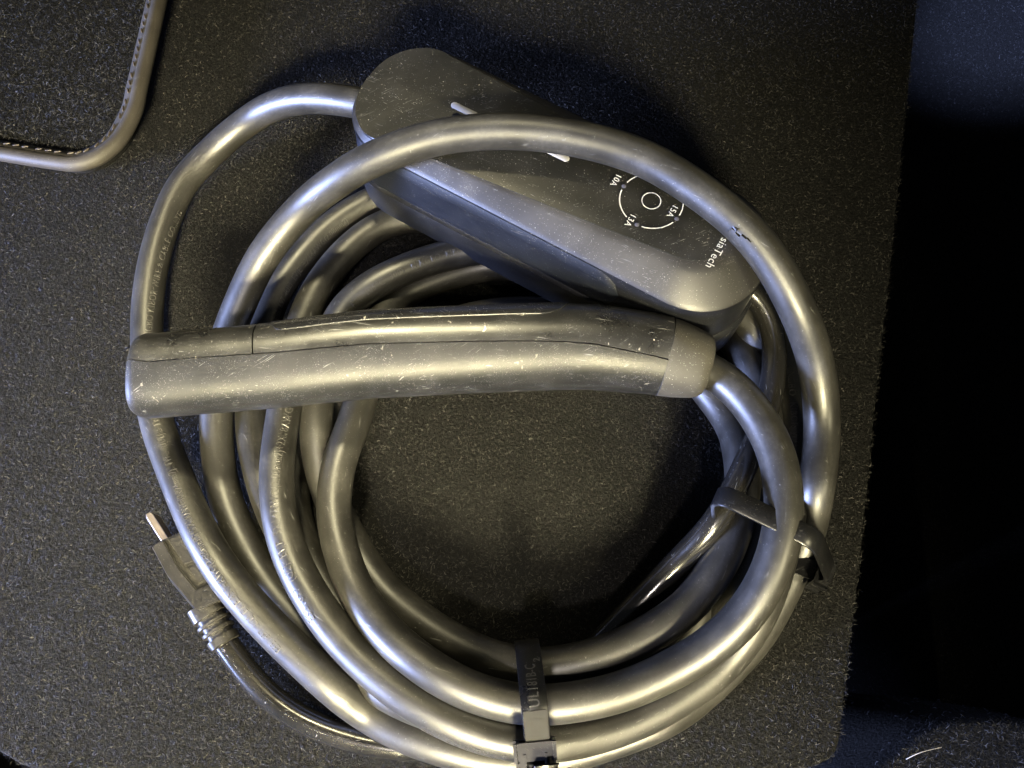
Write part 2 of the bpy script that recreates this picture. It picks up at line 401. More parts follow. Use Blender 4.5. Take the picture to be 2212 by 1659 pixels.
# cable centre line: (px, py, height mm) as seen in the photograph, loop by loop
LOOPS = [
 ('outer_left', [(800, 228, 40), (740, 216, 39), (660, 212, 33), (600, 225, 24), (555, 248, 17), (488, 299, 9), (436, 350, 6), (392, 399, 6), (355, 483, 6), (331, 569, 6), (319, 653, 6), (317, 722, 6), (322, 820, 6), (338, 913, 8),
   (369, 1000, 12), (417, 1118, 19), (450, 1185, 22), (502, 1263, 22.5), (584, 1355, 18), (674, 1442, 12), (761, 1518, 6), (862, 1580, 6), (950, 1612, 6), (1060, 1638, 6), (1170, 1640, 6), (1300, 1606, 6), (1444, 1550, 6)]),
 ('outer_right', [(1527, 1486, 6), (1593, 1421, 7), (1638, 1371, 8), (1675, 1305, 9), (1701, 1252, 10), (1726, 1205, 11), (1747, 1140, 13), (1761, 1066, 18), (1772, 990, 24), (1776, 919, 29), (1773, 850, 36), (1763, 785, 43), (1749, 734, 49), (1731, 687, 55),
   (1691, 604, 63), (1635, 520, 69), (1565, 453, 71.5), (1449, 372, 72), (1355, 327, 72), (1214, 293, 72), (1075, 283, 71), (936, 298, 69), (797, 347, 62)]),
 ('second_left', [(720, 396, 53), (658, 445, 45), (570, 549, 31), (520, 653, 21), (495, 715, 18), (474, 800, 13), (467, 905, 10), (470, 980, 8), (487, 1080, 7), (535, 1190, 7), (600, 1290, 6.5), (690, 1385, 6), (800, 1475, 6), (920, 1535, 6), (1050, 1562, 6), (1180, 1562, 6), (1320, 1525, 6), (1450, 1450, 6)]),
 ('reddish_right', [(1550, 1350, 7), (1615, 1240, 8), (1648, 1120, 10), (1658, 1000, 11), (1655, 900, 11), (1632, 820, 10), (1598, 755, 9), (1540, 680, 7), (1440, 600, 6), (1300, 530, 6), (1120, 465, 6), (960, 420, 6), (850, 420, 7)]),
 ('third_left', [(776, 448, 8), (703, 499, 9), (655, 551, 9), (603, 618, 8), (575, 690, 7), (553, 780, 7), (542, 896, 7), (549, 965, 7), (573, 1060, 7), (615, 1160, 6.5), (680, 1260, 6), (780, 1360, 6), (900, 1430, 6), (1040, 1470, 6), (1180, 1474, 6), (1320, 1430, 6), (1440, 1350, 6)]),
 ('purple_right', [(1530, 1250, 6), (1580, 1150, 6), (1605, 1050, 6), (1602, 965, 6), (1570, 860, 6), (1510, 770, 6), (1420, 690, 6), (1300, 615, 6), (1150, 545, 6.5), (1000, 490, 7), (920, 470, 8)]),
 ('fourth_left', [(868, 472, 9), (811, 492, 10), (745, 546, 11), (690, 616, 12), (662, 672, 13), (632, 770, 15), (612, 896, 18), (601, 965, 19), (597, 1035, 20), (603, 1118, 20), (621, 1185, 20), (652, 1255, 20), (695, 1325, 19), (750, 1394, 18), (825, 1464, 17), (914, 1528, 17), (980, 1562, 17), (1046, 1587, 17), (1116, 1602, 17), (1190, 1604, 17), (1275, 1590, 16), (1397, 1546, 16)]),
 ('marked_right', [(1530, 1463, 17), (1600, 1390, 18), (1645, 1315, 19), (1678, 1220, 19), (1700, 1120, 17), (1714, 1030, 12), (1716, 950, 8), (1709, 840, 9), (1690, 745, 8), (1640, 650, 8), (1540, 590, 8), (1400, 560, 8), (1250, 540, 9), (1110, 530, 11)]),
 ('fifth_left', [(992, 546, 13), (922, 564, 15), (832, 600, 17), (770, 640, 17), (728, 690, 16), (698, 780, 13), (684, 880, 9), (682, 940, 8), (692, 1010, 7), (718, 1090, 7), (765, 1180, 8), (817, 1262, 9), (878, 1318, 11), (948, 1368, 13), (1031, 1412, 14), (1116, 1438, 15), (1170, 1443, 15), (1296, 1418, 14), (1412, 1364, 13)]),
 ('bluish_right', [(1494, 1304, 12), (1545, 1235, 11), (1583, 1160, 11), (1606, 1060, 11), (1590, 935, 12), (1555, 880, 13), (1490, 800, 14), (1400, 730, 13), (1270, 690, 12), (1130, 672, 10), (1000, 690, 9), (870, 745, 8), (760, 830, 7), (690, 900, 7), (640, 990, 6), (632, 1080, 6), (655, 1180, 6.5), (712, 1285, 9), (790, 1388, 9), (900, 1475, 8), (1040, 1520, 7), (1180, 1525, 7), (1320, 1480, 7), (1440, 1400, 7)]),
 ('sliver_right', [(1540, 1290, 7), (1610, 1190, 7), (1655, 1080, 7), (1680, 960, 7), (1678, 860, 8), (1655, 770, 9), (1618, 690, 10), (1560, 650, 8), (1440, 640, 7), (1300, 610, 7), (1160, 580, 7)]),
 ('sixth_left', [(1060, 573, 7), (992, 588, 8), (948, 602, 9), (862, 637, 11), (822, 688, 13), (797, 785, 16), (772, 893, 19), (742, 967, 20), (724, 1035, 20), (719, 1110, 20), (730, 1165, 20), (756, 1251, 20), (796, 1320, 20), (862, 1396, 20), (960, 1467, 20), (1046, 1505, 20), (1124, 1522, 20), (1183, 1524, 20), (1336, 1497, 23), (1489, 1427, 29)]),
 ('connector_lead', [(1589, 1352, 37), (1649, 1272, 42), (1684, 1180, 47), (1696, 1081, 48), (1680, 985, 46), (1653, 924, 44), (1610, 861, 42), (1565, 818, 40), (1530, 796, 39), (1490, 784, 39)]),
]
CORD = [(1575, 596, 38), (1618, 622, 36), (1643, 646, 33), (1664, 690, 30), (1674, 740, 27), (1674, 790, 24), (1667, 840, 22), (1655, 895, 20), (1637, 945, 19), (1616, 992, 18), (1583, 1064, 18), (1560, 1108, 18), (1532, 1146, 17), (1470, 1208, 15), (1396, 1285, 11), (1345, 1338, 8), (1290, 1394, 6), (1210, 1462, 5), (1120, 1530, 4.3), (1010, 1588, 4.3), (905, 1616, 4.3), (800, 1606, 4.3), (729, 1586, 4.3), (660, 1559, 4.3), (590, 1513, 4.3), (533, 1454, 5), (500, 1408, 7), (478, 1375, 9)]

allp, rng_of = [], {}
for nm, pts in LOOPS: allp += pts
cab = spline(allp, n=8)
k0 = 0
for nm, pts in LOOPS:
    rng_of[nm] = (k0 * 8, min((k0 + len(pts)) * 8, len(cab) - 1)); k0 += len(pts)
crd = spline(CORD, n=8)
def to3(a): return np.array([tuple(P(*q)) for q in a])
# settle: strands that overlap in plan are pushed apart in height, in the order noted above
px = np.vstack([cab, crd]); rr = np.r_[np.full(len(cab), R), np.full(len(crd), RC)]; nc = len(cab)
z0 = px[:, 2].copy(); z = z0.copy()
w3 = to3(px); sl = np.r_[np.cumsum(np.r_[0, np.linalg.norm(np.diff(w3[:nc], axis=0), axis=1)]), 50 + np.cumsum(np.r_[0, np.linalg.norm(np.diff(w3[nc:], axis=0), axis=1)])]
far = np.abs(sl[:, None] - sl[None]) > .045
need = rr[:, None] + rr[None] - .0003
order = np.sign(z0[:, None] - z0[None]); iu = np.arange(len(z)); order = np.where(order == 0, np.sign(iu[:, None] - iu[None]), order)
floor_z = np.r_[np.full(nc, R - .0004), np.full(len(crd), RC - .0002)] * 1000
for it in range(60):
    w3 = to3(np.c_[px[:, :2], z])
    dx = w3[:, None, 0] - w3[None, :, 0]; dy = w3[:, None, 1] - w3[None, :, 1]
    d2 = dx * dx + dy * dy
    want = np.sqrt(np.clip(need ** 2 - d2, 0, None)) * 1000
    gap = (z[:, None] - z[None]) * order
    pen = np.where(far & (d2 < need ** 2), np.clip(want - gap, 0, None), 0) * order
    up = np.clip(pen, 0, None).max(1); dn = (-np.clip(pen, None, 0)).max(1)
    z = z + .35 * (up - dn) + .02 * (z0 - z)
    zs = z.copy()
    for seg in (slice(0, nc), slice(nc, len(z))):
        q = z[seg]; e = np.pad(q, 3, mode='edge'); zs[seg] = .4 * q + .6 * np.convolve(e, np.ones(7) / 7, 'valid')
    z = np.maximum(zs, floor_z)
cab3 = to3(np.c_[px[:nc, :2], z[:nc]]); cord3 = to3(np.c_[px[nc:, :2], z[nc:]])
zc = z[:nc]
def resample(a, step):
    s = np.r_[0, np.cumsum(np.linalg.norm(np.diff(a[:, :3], axis=0), axis=1))]; q = np.linspace(0, s[-1], int(s[-1] / step) + 1)
    return np.stack([np.interp(q, s, a[:, i]) for i in range(a.shape[1])], 1)
idx = np.arange(nc)[:, None]
rs = resample(np.c_[cab3, idx], .0018)
# light smoothing, then the tube
def smooth_path(a, it=22):
    for _ in range(it): a[1:-1] = .5 * a[1:-1] + .25 * (a[:-2] + a[2:])
    return a
rs[:, :3] = smooth_path(rs[:, :3].copy())
cable, CF = tube('charging_cable', rs[:, :3], R, M['cable'], ev, 28)
cord, DF = tube('power_cord', smooth_path(resample(cord3, .0018)), RC, M['cord'], ev, 22)

# ------------------------------------------------------------------ lettering
def text_mesh(s, height, depth):
    cu = bpy.data.curves.new('lettering', 'FONT'); cu.body = s; cu.size = 1.0; cu.extrude = depth; cu.resolution_u = 3
    cu.align_x = 'LEFT'; cu.space_character = 1.08
    o = bpy.data.objects.new('lettering', cu); COL.objects.link(o)
    bpy.context.view_layer.update()
    me = bpy.data.meshes.new_from_object(o.evaluated_get(bpy.context.evaluated_depsgraph_get()))
    bpy.data.objects.remove(o); bpy.data.curves.remove(cu)
    v = np.array([tuple(q.co) for q in me.vertices]); f = [tuple(p.vertices) for p in me.polygons]; bpy.data.meshes.remove(me)
    v[:, 0] -= v[:, 0].min(); cap = .69
    v[:, :2] *= height / cap; v[:, 1] -= height / 2
    return v, f
def cable_text(s, seg, a, b, height=.0027, depth=.00013):
    """lettering raised on the cable between picture points a and b (reading from a to b)"""
    pts, T, up, B, sl = CF; lo, hi = rng_of[seg]
    ks = np.where((rs[:, 3] >= lo - 25) & (rs[:, 3] <= hi + 25))[0]; ph = np.radians(np.arange(-86, 87, 3))
    S = pts[ks][:, None] + R * (up[ks][:, None] * np.cos(ph)[None, :, None] + B[ks][:, None] * np.sin(ph)[None, :, None])
    q = proj(S)
    def find(p):
        d = ((q - np.array(p)) ** 2).sum(-1); i, j = np.unravel_index(np.argmin(d), d.shape); return sl[ks[i]], ph[j]
    (s0, f0), (s1, f1) = find(a), find(b)
    v, f = text_mesh(s, height, depth); Lx = v[:, 0].max(); t = v[:, 0] / Lx
    ss = s0 + (s1 - s0) * t; dirn = 1 if s1 > s0 else -1
    phi = f0 + (f1 - f0) * t + (-dirn) * v[:, 1] / R
    I = lambda A: np.stack([np.interp(ss, sl, A[:, i]) for i in range(3)], 1)
    rad_ = R + v[:, 2] + .00001
    o3 = I(pts) + rad_[:, None] * (I(up) * np.cos(phi)[:, None] + I(B) * np.sin(phi)[:, None])
    return mesh('lettering', o3, f, M['emboss'], cable, False)
cable_text('NINGBO KIBOR WIRE & CABLE CO.,LTD.', 'outer_left', (318, 745), (394, 452), .0025)
cable_text('E531697 (UL) EVJE 3X14AWG(2.08mm2)+2X18AWG(0.824mm2)  VW-1  c(UL)us  EVJE  FT1', 'outer_left', (600, 1405), (330, 870), .0025)
cable_text('E531697  (UL)  EVJE  3X14AWG(2.08mm2)+2X18AWG', 'fourth_left', (677, 1346), (626, 880), .0029)
cable_text('E531697  (UL)  EVJE  3X14AWG(2.08mm2)', 'third_left', (596, 693), (752, 474), .0024)
cable_text('VJE  FT1  105\u00b0C  300V  NINGBO  KIBOR', 'fifth_left', (745, 690), (1008, 537), .0024)
cable_text('& CABLE CO.,LTD.', 'fourth_left', (1100, 1640), (906, 1569), .0024)
cable_text('NINGBO  KIBOR  WIRE  &', 'marked_right', (1705, 785), (1719, 985), .0024)
cable_text('300V  NINGBO', 'bluish_right', (752, 1342), (692, 1246), .0023)

def nick(a, b, seg, wid):
    """lens-shaped cut in the jacket between picture points a and b"""
    pts, T, up, B, sl = CF; lo, hi = rng_of[seg]; ks = np.where((rs[:, 3] >= lo) & (rs[:, 3] <= hi))[0]; ph = np.radians(np.arange(-86, 87, 2))
    S = pts[ks][:, None] + R * (up[ks][:, None] * np.cos(ph)[None, :, None] + B[ks][:, None] * np.sin(ph)[None, :, None]); q = proj(S); v = []; n = 9
    def at(p, r):
        d = ((q - np.array(p)) ** 2).sum(-1); i, j = np.unravel_index(np.argmin(d), d.shape)
        return S[i, j] + (S[i, j] - pts[ks[i]]) / R * r
    d_ = np.array(b, float) - np.array(a, float); nn = np.array([-d_[1], d_[0]]) / np.linalg.norm(d_)
    for k in range(n):
        t_ = k / (n - 1); w_ = wid * math.sin(math.pi * t_); c_ = np.array(a) + d_ * t_ + nn * math.sin(t_ * 7) * 2
        v += [at(c_ - nn * w_, .00003), at(c_ + nn * (w_ + 1), .0004 + .0003 * math.sin(math.pi * t_))]
    return mesh('nick', v, [(2 * k, 2 * k + 1, 2 * k + 3, 2 * k + 2) for k in range(n - 1)], M['cord'], cable, False)
nick((1568, 497), (1600, 492), 'outer_right', 1.0); nick((1588, 498), (1624, 522), 'outer_right', 1.1)

# ------------------------------------------------------------------ control box
U = Vector((.857732, -.514097, 0)); V = Vector((.514097, .857732, 0)); BO = Vector((-.0368, .0572, 0))
def L(u, v, z): return BO + U * (u / 1000) + V * (v / 1000) + Vector((0, 0, z / 1000))
NB = 96
def ring(u0, u1, v0, v1, z, rl, rr_, e=2.15):
    """rounded-rectangle ring, corner radii rl at the left end and rr_ at the right end"""
    out = []; per = NB // 4
    for cu, cv, r, a0 in ((u1 - rr_, v0 + min(rr_, (v1 - v0) / 2), rr_, -90), (u1 - rr_, v1 - min(rr_, (v1 - v0) / 2), rr_, 0), (u0 + rl, v1 - min(rl, (v1 - v0) / 2), rl, 90), (u0 + rl, v0 + min(rl, (v1 - v0) / 2), rl, 180)):
        rv = min(r, (v1 - v0) / 2)
        for k in range(per):
            a = rad(a0 + 90 * k / (per - 1)); c, s = math.cos(a), math.sin(a)
            out.append((cu + r * math.copysign(abs(c) ** (2 / e), c), cv + rv * math.copysign(abs(s) ** (2 / e), s), z))
    return out
def loft(name, rings, mat, parent, cap0=False, cap1=False, sharp=35):
    v = [L(*p) for r in rings for p in r]; f = grid_faces(len(rings), NB)
    if cap0: f.append(tuple(reversed(range(NB))))
    if cap1: f.append(tuple(range((len(rings) - 1) * NB, len(rings) * NB)))
    return mesh(name, v, f, mat, parent, True, sharp)
ZB, ZF, ZS, ZT = 19, 35.5, 56, 63.5
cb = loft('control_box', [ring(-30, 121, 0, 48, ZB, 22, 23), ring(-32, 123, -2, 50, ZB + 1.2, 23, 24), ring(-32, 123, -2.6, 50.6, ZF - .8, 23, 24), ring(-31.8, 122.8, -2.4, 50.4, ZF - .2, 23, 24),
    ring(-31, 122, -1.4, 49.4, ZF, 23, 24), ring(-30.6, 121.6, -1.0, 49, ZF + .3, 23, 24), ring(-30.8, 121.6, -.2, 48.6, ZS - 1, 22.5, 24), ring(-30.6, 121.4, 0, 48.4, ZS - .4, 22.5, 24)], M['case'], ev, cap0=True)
# sloped shoulders round the flat top; towards the left end the flat top widens to the rim
SH = ring(-29.4, 121.4, 1.4, 47.0, 0, 21.6, 24)
def widen(r):
    out = []
    for p, q in zip(r, SH):
        f = float(smooth(np.array((2 - p[0]) / 24))); out.append((p[0] * (1 - f) + q[0] * f, p[1] * (1 - f) + q[1] * f, p[2] - 5.2 * f))
    return out
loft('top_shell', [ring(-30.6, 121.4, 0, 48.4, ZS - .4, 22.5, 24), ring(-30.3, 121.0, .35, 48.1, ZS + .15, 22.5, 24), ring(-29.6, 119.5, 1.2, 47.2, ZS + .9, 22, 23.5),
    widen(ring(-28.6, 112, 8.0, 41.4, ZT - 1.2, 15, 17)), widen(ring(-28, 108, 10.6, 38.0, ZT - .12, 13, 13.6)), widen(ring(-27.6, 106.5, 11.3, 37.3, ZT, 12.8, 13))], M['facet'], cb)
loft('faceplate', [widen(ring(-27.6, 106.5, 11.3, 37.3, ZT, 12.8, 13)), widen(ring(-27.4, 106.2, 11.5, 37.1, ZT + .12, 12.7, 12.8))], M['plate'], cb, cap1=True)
# rubber grip strip along the near side, rounded at its right end
def side_panel(name, sgn):
    nu, nz = 60, 10; v = []; f = []
    for i in range(nu):
        u = -22 + 106 * i / (nu - 1)
        e = max(0, (u - 74) / 10); hh = math.sqrt(max(0, 1 - e * e)) if u > 74 else 1
        e2 = max(0, (-12 - u) / 10); hh2 = math.sqrt(max(0, 1 - e2 * e2 * .9))
        for j in range(nz):
            s = j / (nz - 1) * 2 - 1
            z = (ZF + ZS) / 2 + .2 + s * ((ZS - ZF) / 2 - 1.0) * hh
            edge_ = min(1, (1 - abs(s)) * 5) * min(1, (84.0 - u) / 2.5, (u + 22.0) / 2.5)
            out = .2 + 1.3 * smooth(np.array(edge_)) * 1.0
            t = (z - ZF) / (ZS - ZF); base = -1.0 + 1.0 * t
            vv = base - out if sgn < 0 else 48.4 + (1.0 - t) * .6 + out
            if u < -10: vv += -sgn * max(0, 20.5 - math.sqrt(max(0, 20.5 ** 2 - (-10 - u) ** 2))) 
            v.append(L(u, vv, z))
    f = grid_faces(nu, nz, False)
    if sgn > 0: f = [tuple(reversed(q)) for q in f]
    return mesh(name, v, f, M['panel'], cb)
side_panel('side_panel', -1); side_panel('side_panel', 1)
# indicator windows
def capsule(name, u, v_, ln, wd, h, mat, parent, ang=0.0, z=None):
    z = ZT + .12 if z is None else z; pts = []; c, s = math.cos(ang), math.sin(ang)
    for k in range(28):
        a = 2 * math.pi * k / 28; x = wd / 2 * math.cos(a) + (ln - wd) / 2 * (1 if math.cos(a) >= 0 else -1); y = wd / 2 * math.sin(a)
        pts.append((x, y))
    vv = [L(u + x * c - y * s, v_ + x * s + y * c, z) for x, y in pts] + [L(u + x * c * .9 - y * s * .75, v_ + x * s * .9 + y * c * .75, z + h) for x, y in pts]
    return mesh(name, vv, grid_faces(2, 28) + [tuple(range(28, 56))], mat, parent, True, 40)
capsule('indicator_light', 9.5, 25.0, 10.5, 2.6, .25, M['lamp'], cb)
capsule('indicator_light', 44.0, 25.6, 10.5, 2.6, .25, M['lamp'], cb)
def arc(name, uc, vc, r, wd, a0, a1, mat, parent, n=40):
    v = []
    for k in range(n + 1):
        a = rad(a0 + (a1 - a0) * k / n)
        for q in (r - wd / 2, r + wd / 2): v.append(L(uc + q * math.cos(a), vc + q * math.sin(a), ZT + .16))
    return mesh(name, v, [(2 * k, 2 * k + 1, 2 * k + 3, 2 * k + 2) for k in range(n)], mat, parent, False)
UC, VC = 79.3, 25.6
arc('button_ring', UC, VC, 3.0, .34, 0, 360, M['print'], cb, 64)
ang_of = lambda u, v_: math.degrees(math.atan2(v_ - VC, u - UC))
RD = 10.1
for a0, a1 in ((187, 247), (280, 340), (359, 398), (60, 120), (140, 168)):
    arc('dial_arc', UC, VC, RD, .38, a0, a1, M['print'], cb)
for a in (178, 271, 350):
    capsule('dial_light', UC + RD * math.cos(rad(a)), VC + RD * math.sin(rad(a)), 1.5, 1.49, .06, M['dot'], cb)
def plate_text(s, u, v_, h, ang):
    v, f = text_mesh(s, h / 1000, .02); v = v * 1000; c, sn = math.cos(ang), math.sin(ang)
    return mesh('lettering', [L(u + q[0] * c - q[1] * sn, v_ + q[0] * sn + q[1] * c, ZT + .17 + (.03 if q[2] > 0 else 0)) for q in v], f, M['print'], cb, False)
A_ = rad(-90)
plate_text('10A', 66.0, 28.6, 1.95, A_); plate_text('13A', 77.0, 17.8, 1.95, A_); plate_text('15A', 86.9, 27.6, 1.95, A_)
plate_text('siaTech', 105.6, 25.0, 2.5, A_)

# ------------------------------------------------------------------ charging connector
SEC = [  # px, py of the axis, half width px, seam angle
 (276, 812, 88, 19), (284, 811, 91.5, 19), (300, 810, 93.5, 19), (340, 812, 93, 19), (420, 804, 93, 18.5), (500, 798, 93, 18), (541, 794, 93, 17.5), (545, 794, 93, 17.3), (600, 789, 94, 16.5), (700, 777, 95, 15), (800, 766, 96, 13.5), (900, 761, 96, 12), (1000, 756, 95.5, 10.5),
 (1100, 752, 96, 9), (1200, 749, 95, 6.5), (1280, 750, 94, 4), (1350, 757, 92.5, 0), (1400, 763, 90, -2.5), (1440, 769, 88, -5), (1452, 771, 87, -5.5)]
NZ = lambda x_: 45 - 3.5 * (x_ - 276) / 1270
def sect(x_):
    a = np.array(SEC, float); return [np.interp(x_, a[:, 0], a[:, i]) for i in (1, 2, 3)]
def axis_frame(x_):
    y_, hw, sm = sect(x_); c = P(x_, y_, NZ(x_)); y2 = sect(x_ + 12)[0]; y1 = sect(x_ - 12)[0]
    t = (P(x_ + 12, y2, NZ(x_ + 12)) - P(x_ - 12, y1, NZ(x_ - 12))).normalized()
    to = (CAM - c); wv = (to - t * to.dot(t)).normalized(); m = wv.cross(t).normalized()
    if m.y < 0: m = -m
    dep = (c - CAM).dot(Vector((0, _s, -_c)))
    return c, t, wv, m, hw / FPX * dep * .985
def sq(phi, e=2.9):
    c, s = math.cos(phi), math.sin(phi)
    return (abs(c) ** e + abs(s) ** e) ** (-1 / e)
def shell(name, xs, phis, scale, mat, parent, dip_edges=True, dip_ends=(False, False), caps=False, sharp=50, kk=1.0):
    v = []; n = len(phis(xs[0]))
    for i, x_ in enumerate(xs):
        c, t, wv, m, r = axis_frame(x_); ph = phis(x_)
        for j, p in enumerate(ph):
            d = scale if not callable(scale) else scale(x_)
            q = r * d * sq(rad(p), 2.6 - .45 * float(smooth(np.array((x_ - 700) / 600))))
            if dip_edges and j in (0, n - 1): q -= .0006
            if (i == 0 and dip_ends[0]) or (i == len(xs) - 1 and dip_ends[1]): q -= .0009
            v.append(c + (wv * math.cos(rad(p)) + m * math.sin(rad(p))) * q)
    f = grid_faces(len(xs), n, False); f = [tuple(reversed(q)) for q in f]
    return mesh(name, v, f, mat, parent, True, sharp)
def span(a, b, n, tight=True):
    p = list(np.linspace(a, b, n))
    return [a, a + .6] + p[1:-1] + [b - .6, b]
xs_all = [312, 314, 318, 324, 332] + list(range(360, 1421, 20)) + [1430, 1438]
nose = lambda x_: 1.0 if x_ > 332 else 1 - .07 * ((332 - x_) / 20) ** 2.4
cn = shell('connector', xs_all, lambda x_: span(-182, sect(x_)[2] + 0, 44), lambda x_: nose(x_) * 1.0, M['lower'], ev)
shell('nose_cover', [x_ for x_ in xs_all if x_ <= 560] + [571, 571.6], lambda x_: span(sect(x_)[2] + .3, 178, 40), lambda x_: nose(x_) * .998, M['upper'], cn, True, (False, True))
shell('upper_shell', [573.4, 574] + [x_ for x_ in xs_all if x_ > 579], lambda x_: span(sect(x_)[2] + .3, 178, 40), lambda x_: .999, M['upper'], cn, True, (True, False))
def latch_phi(x_):
    e = max(0, (628 - x_) / 25, (x_ - 1172) / 55); h = math.sqrt(max(0.0001, 1 - min(1, e) ** 2))
    return span(92 - 47 * h, 92 + 40 * h, 24)
shell('latch_panel', [603.2, 604, 606, 610, 616, 624, 632] + list(range(640, 1161, 20)) + [1172, 1187, 1200, 1210, 1218, 1223, 1226, 1226.8], latch_phi, 1.022, M['latch'], cn, True, (True, True))
# nose face: closes the end
c, t, wv, m, r = axis_frame(312); k = 48
v = [c + (wv * math.cos(a) + m * math.sin(a)) * r * .93 * sq(a, 2.6) for a in np.linspace(0, 2 * math.pi, k, endpoint=False)]
v2 = [c + t * .004 + (wv * math.cos(a) + m * math.sin(a)) * r * .83 * sq(a, 2.6) for a in np.linspace(0, 2 * math.pi, k, endpoint=False)]
mesh('nose_face', v + v2, grid_faces(2, k) + [tuple(range(k, 2 * k))], M['latch'], cn, True, 40)
# rubber sleeve where the cable leaves the handle
v = []; k = 48
sl_sec = [(1448, 771, 84), (1449.5, 771.2, 88.5), (1456, 772, 88.5), (1480, 778, 84.5), (1500, 783, 80.5), (1520, 788, 75.5), (1531, 790.5, 71), (1539, 792.5, 64), (1543, 793.5, 54), (1545, 794, 42), (1544, 794, 24)]
for px_, py_, hw in [(a - 13, b, c * .97) for a, b, c in sl_sec]:
    c = P(px_, py_, NZ(px_)); t = (P(1545, 794, NZ(1545)) - P(1448, 771, NZ(1448))).normalized(); to = CAM - c
    wv = (to - t * to.dot(t)).normalized(); m = wv.cross(t).normalized(); m = -m if m.y < 0 else m
    dep = (c - CAM).dot(Vector((0, _s, -_c))); r = hw / FPX * dep
    for a in np.linspace(0, 2 * math.pi, k, endpoint=False): v.append(c + (wv * math.cos(a) + m * math.sin(a)) * r * sq(a, 2.3))
f = [tuple(reversed(q)) for q in grid_faces(len(sl_sec), k)] + [tuple(range((len(sl_sec) - 1) * k, len(sl_sec) * k))]
mesh('cable_sleeve', v, f, M['sleeve'], cn, True, 60)

# ------------------------------------------------------------------ mains plug
ZP = 14.5
def plan(pts, z): return [P(x_, y_, z) for x_, y_ in pts]
body_px = [(328, 1182), (334, 1174), (352, 1165), (424, 1134), (462, 1150), (500, 1240), (486, 1292), (430, 1318), (424, 1318), (394, 1282), (361, 1243)]
top = plan(body_px, ZP)
cx = sum((p for p in top), Vector()) / len(top)
def pris(name, poly3, z0, mat, parent, bev=.0006, draft=1.0):
    bm = bmesh.new(); lo = [bm.verts.new((p.x - .0034 * draft, p.y - .0010 * draft, z0)) for p in poly3]; hi = [bm.verts.new(p) for p in poly3]
    n = len(lo); bm.faces.new(hi); bm.faces.new(list(reversed(lo)))
    for i in range(n): bm.faces.new((lo[i], lo[(i + 1) % n], hi[(i + 1) % n], hi[i]))
    bmesh.ops.recalc_face_normals(bm, faces=bm.faces)
    es = [e for e in bm.edges if all(abs(v_.co.z - poly3[0].z) < 1e-6 for v_ in e.verts)]
    bmesh.ops.bevel(bm, geom=es, offset=bev, segments=2, affect='EDGES', profile=.6)
    me = bpy.data.meshes.new(name); bm.to_mesh(me); bm.free()
    o = link(name, me, mat, parent, True); me.set_sharp_from_angle(angle=rad(32)); return o
plug = pris('plug', top, .001, M['plug'], ev, .0005, 1.02)
# raised frame round the recessed label fields: left border strip and lower block stand proud of the label fields
g = [(355, 1168), (386, 1225), (424, 1272), (482, 1246), (482, 1237), (425, 1260), (395, 1223), (362, 1166)]
def slab(name, pts, z0, z1, mat, parent): 
    poly = plan(pts, z1); bm = bmesh.new(); hi = [bm.verts.new(p) for p in poly]; lo = [bm.verts.new((p.x, p.y, z0 / 1000)) for p in poly]; n = len(hi)
    bm.faces.new(hi); bm.faces.new(list(reversed(lo)))
    for i in range(n): bm.faces.new((lo[i], lo[(i + 1) % n], hi[(i + 1) % n], hi[i]))
    bmesh.ops.recalc_face_normals(bm, faces=bm.faces)
    bmesh.ops.bevel(bm, geom=[e for e in bm.edges if all(abs(v_.co.z - z1 / 1000) < 1e-6 for v_ in e.verts)], offset=.0003, segments=2, affect='EDGES')
    me = bpy.data.meshes.new(name); bm.to_mesh(me); bm.free(); o = link(name, me, mat, parent, True); me.set_sharp_from_angle(angle=rad(32)); return o
slab('border_strip', [(329, 1183), (335, 1175), (352, 1167), (385, 1227), (423, 1273), (497, 1243), (487, 1291), (430, 1316.5), (425, 1316.5), (395, 1281), (362, 1242)], ZP - .5, ZP + 1.1, M['plug'], plug)
slab('label_field', [(361, 1166), (425, 1138), (460, 1152), (474, 1196), (397, 1221)], ZP - .5, ZP + .7, M['plug'], plug)
slab('label_field', [(403, 1226), (476, 1200), (486, 1236), (427, 1262)], ZP - .5, ZP + .55, M['plug'], plug)
# round mark on the label field
def ring_px(name, cx_, cy_, r, wd, z, mat, parent, a0=0, a1=360):
    v = []; n = 36
    for k in range(n + 1):
        a = rad(a0 + (a1 - a0) * k / n)
        for q in (r - wd / 2, r + wd / 2): v.append(P(cx_ + q * math.cos(a), cy_ + q * math.sin(a), z))
    return mesh(name, v, [(2 * k, 2 * k + 1, 2 * k + 3, 2 * k + 2) for k in range(n)], mat, parent, False)
ring_px('mark_ring', 402, 1172, 10, 1.3, ZP + .78, M['emboss'], plug)
tv, tf = text_mesh('S', 1.0, .02)
tv[:, 0] -= tv[:, 0].mean(); ca, sa = math.cos(rad(115)), math.sin(rad(115))
mesh('lettering', [P(402 + (q[0] * ca + q[1] * sa) * 12, 1172 + (q[0] * sa - q[1] * ca) * 12, ZP + .8) for q in tv], tf, M['emboss'], plug, False)
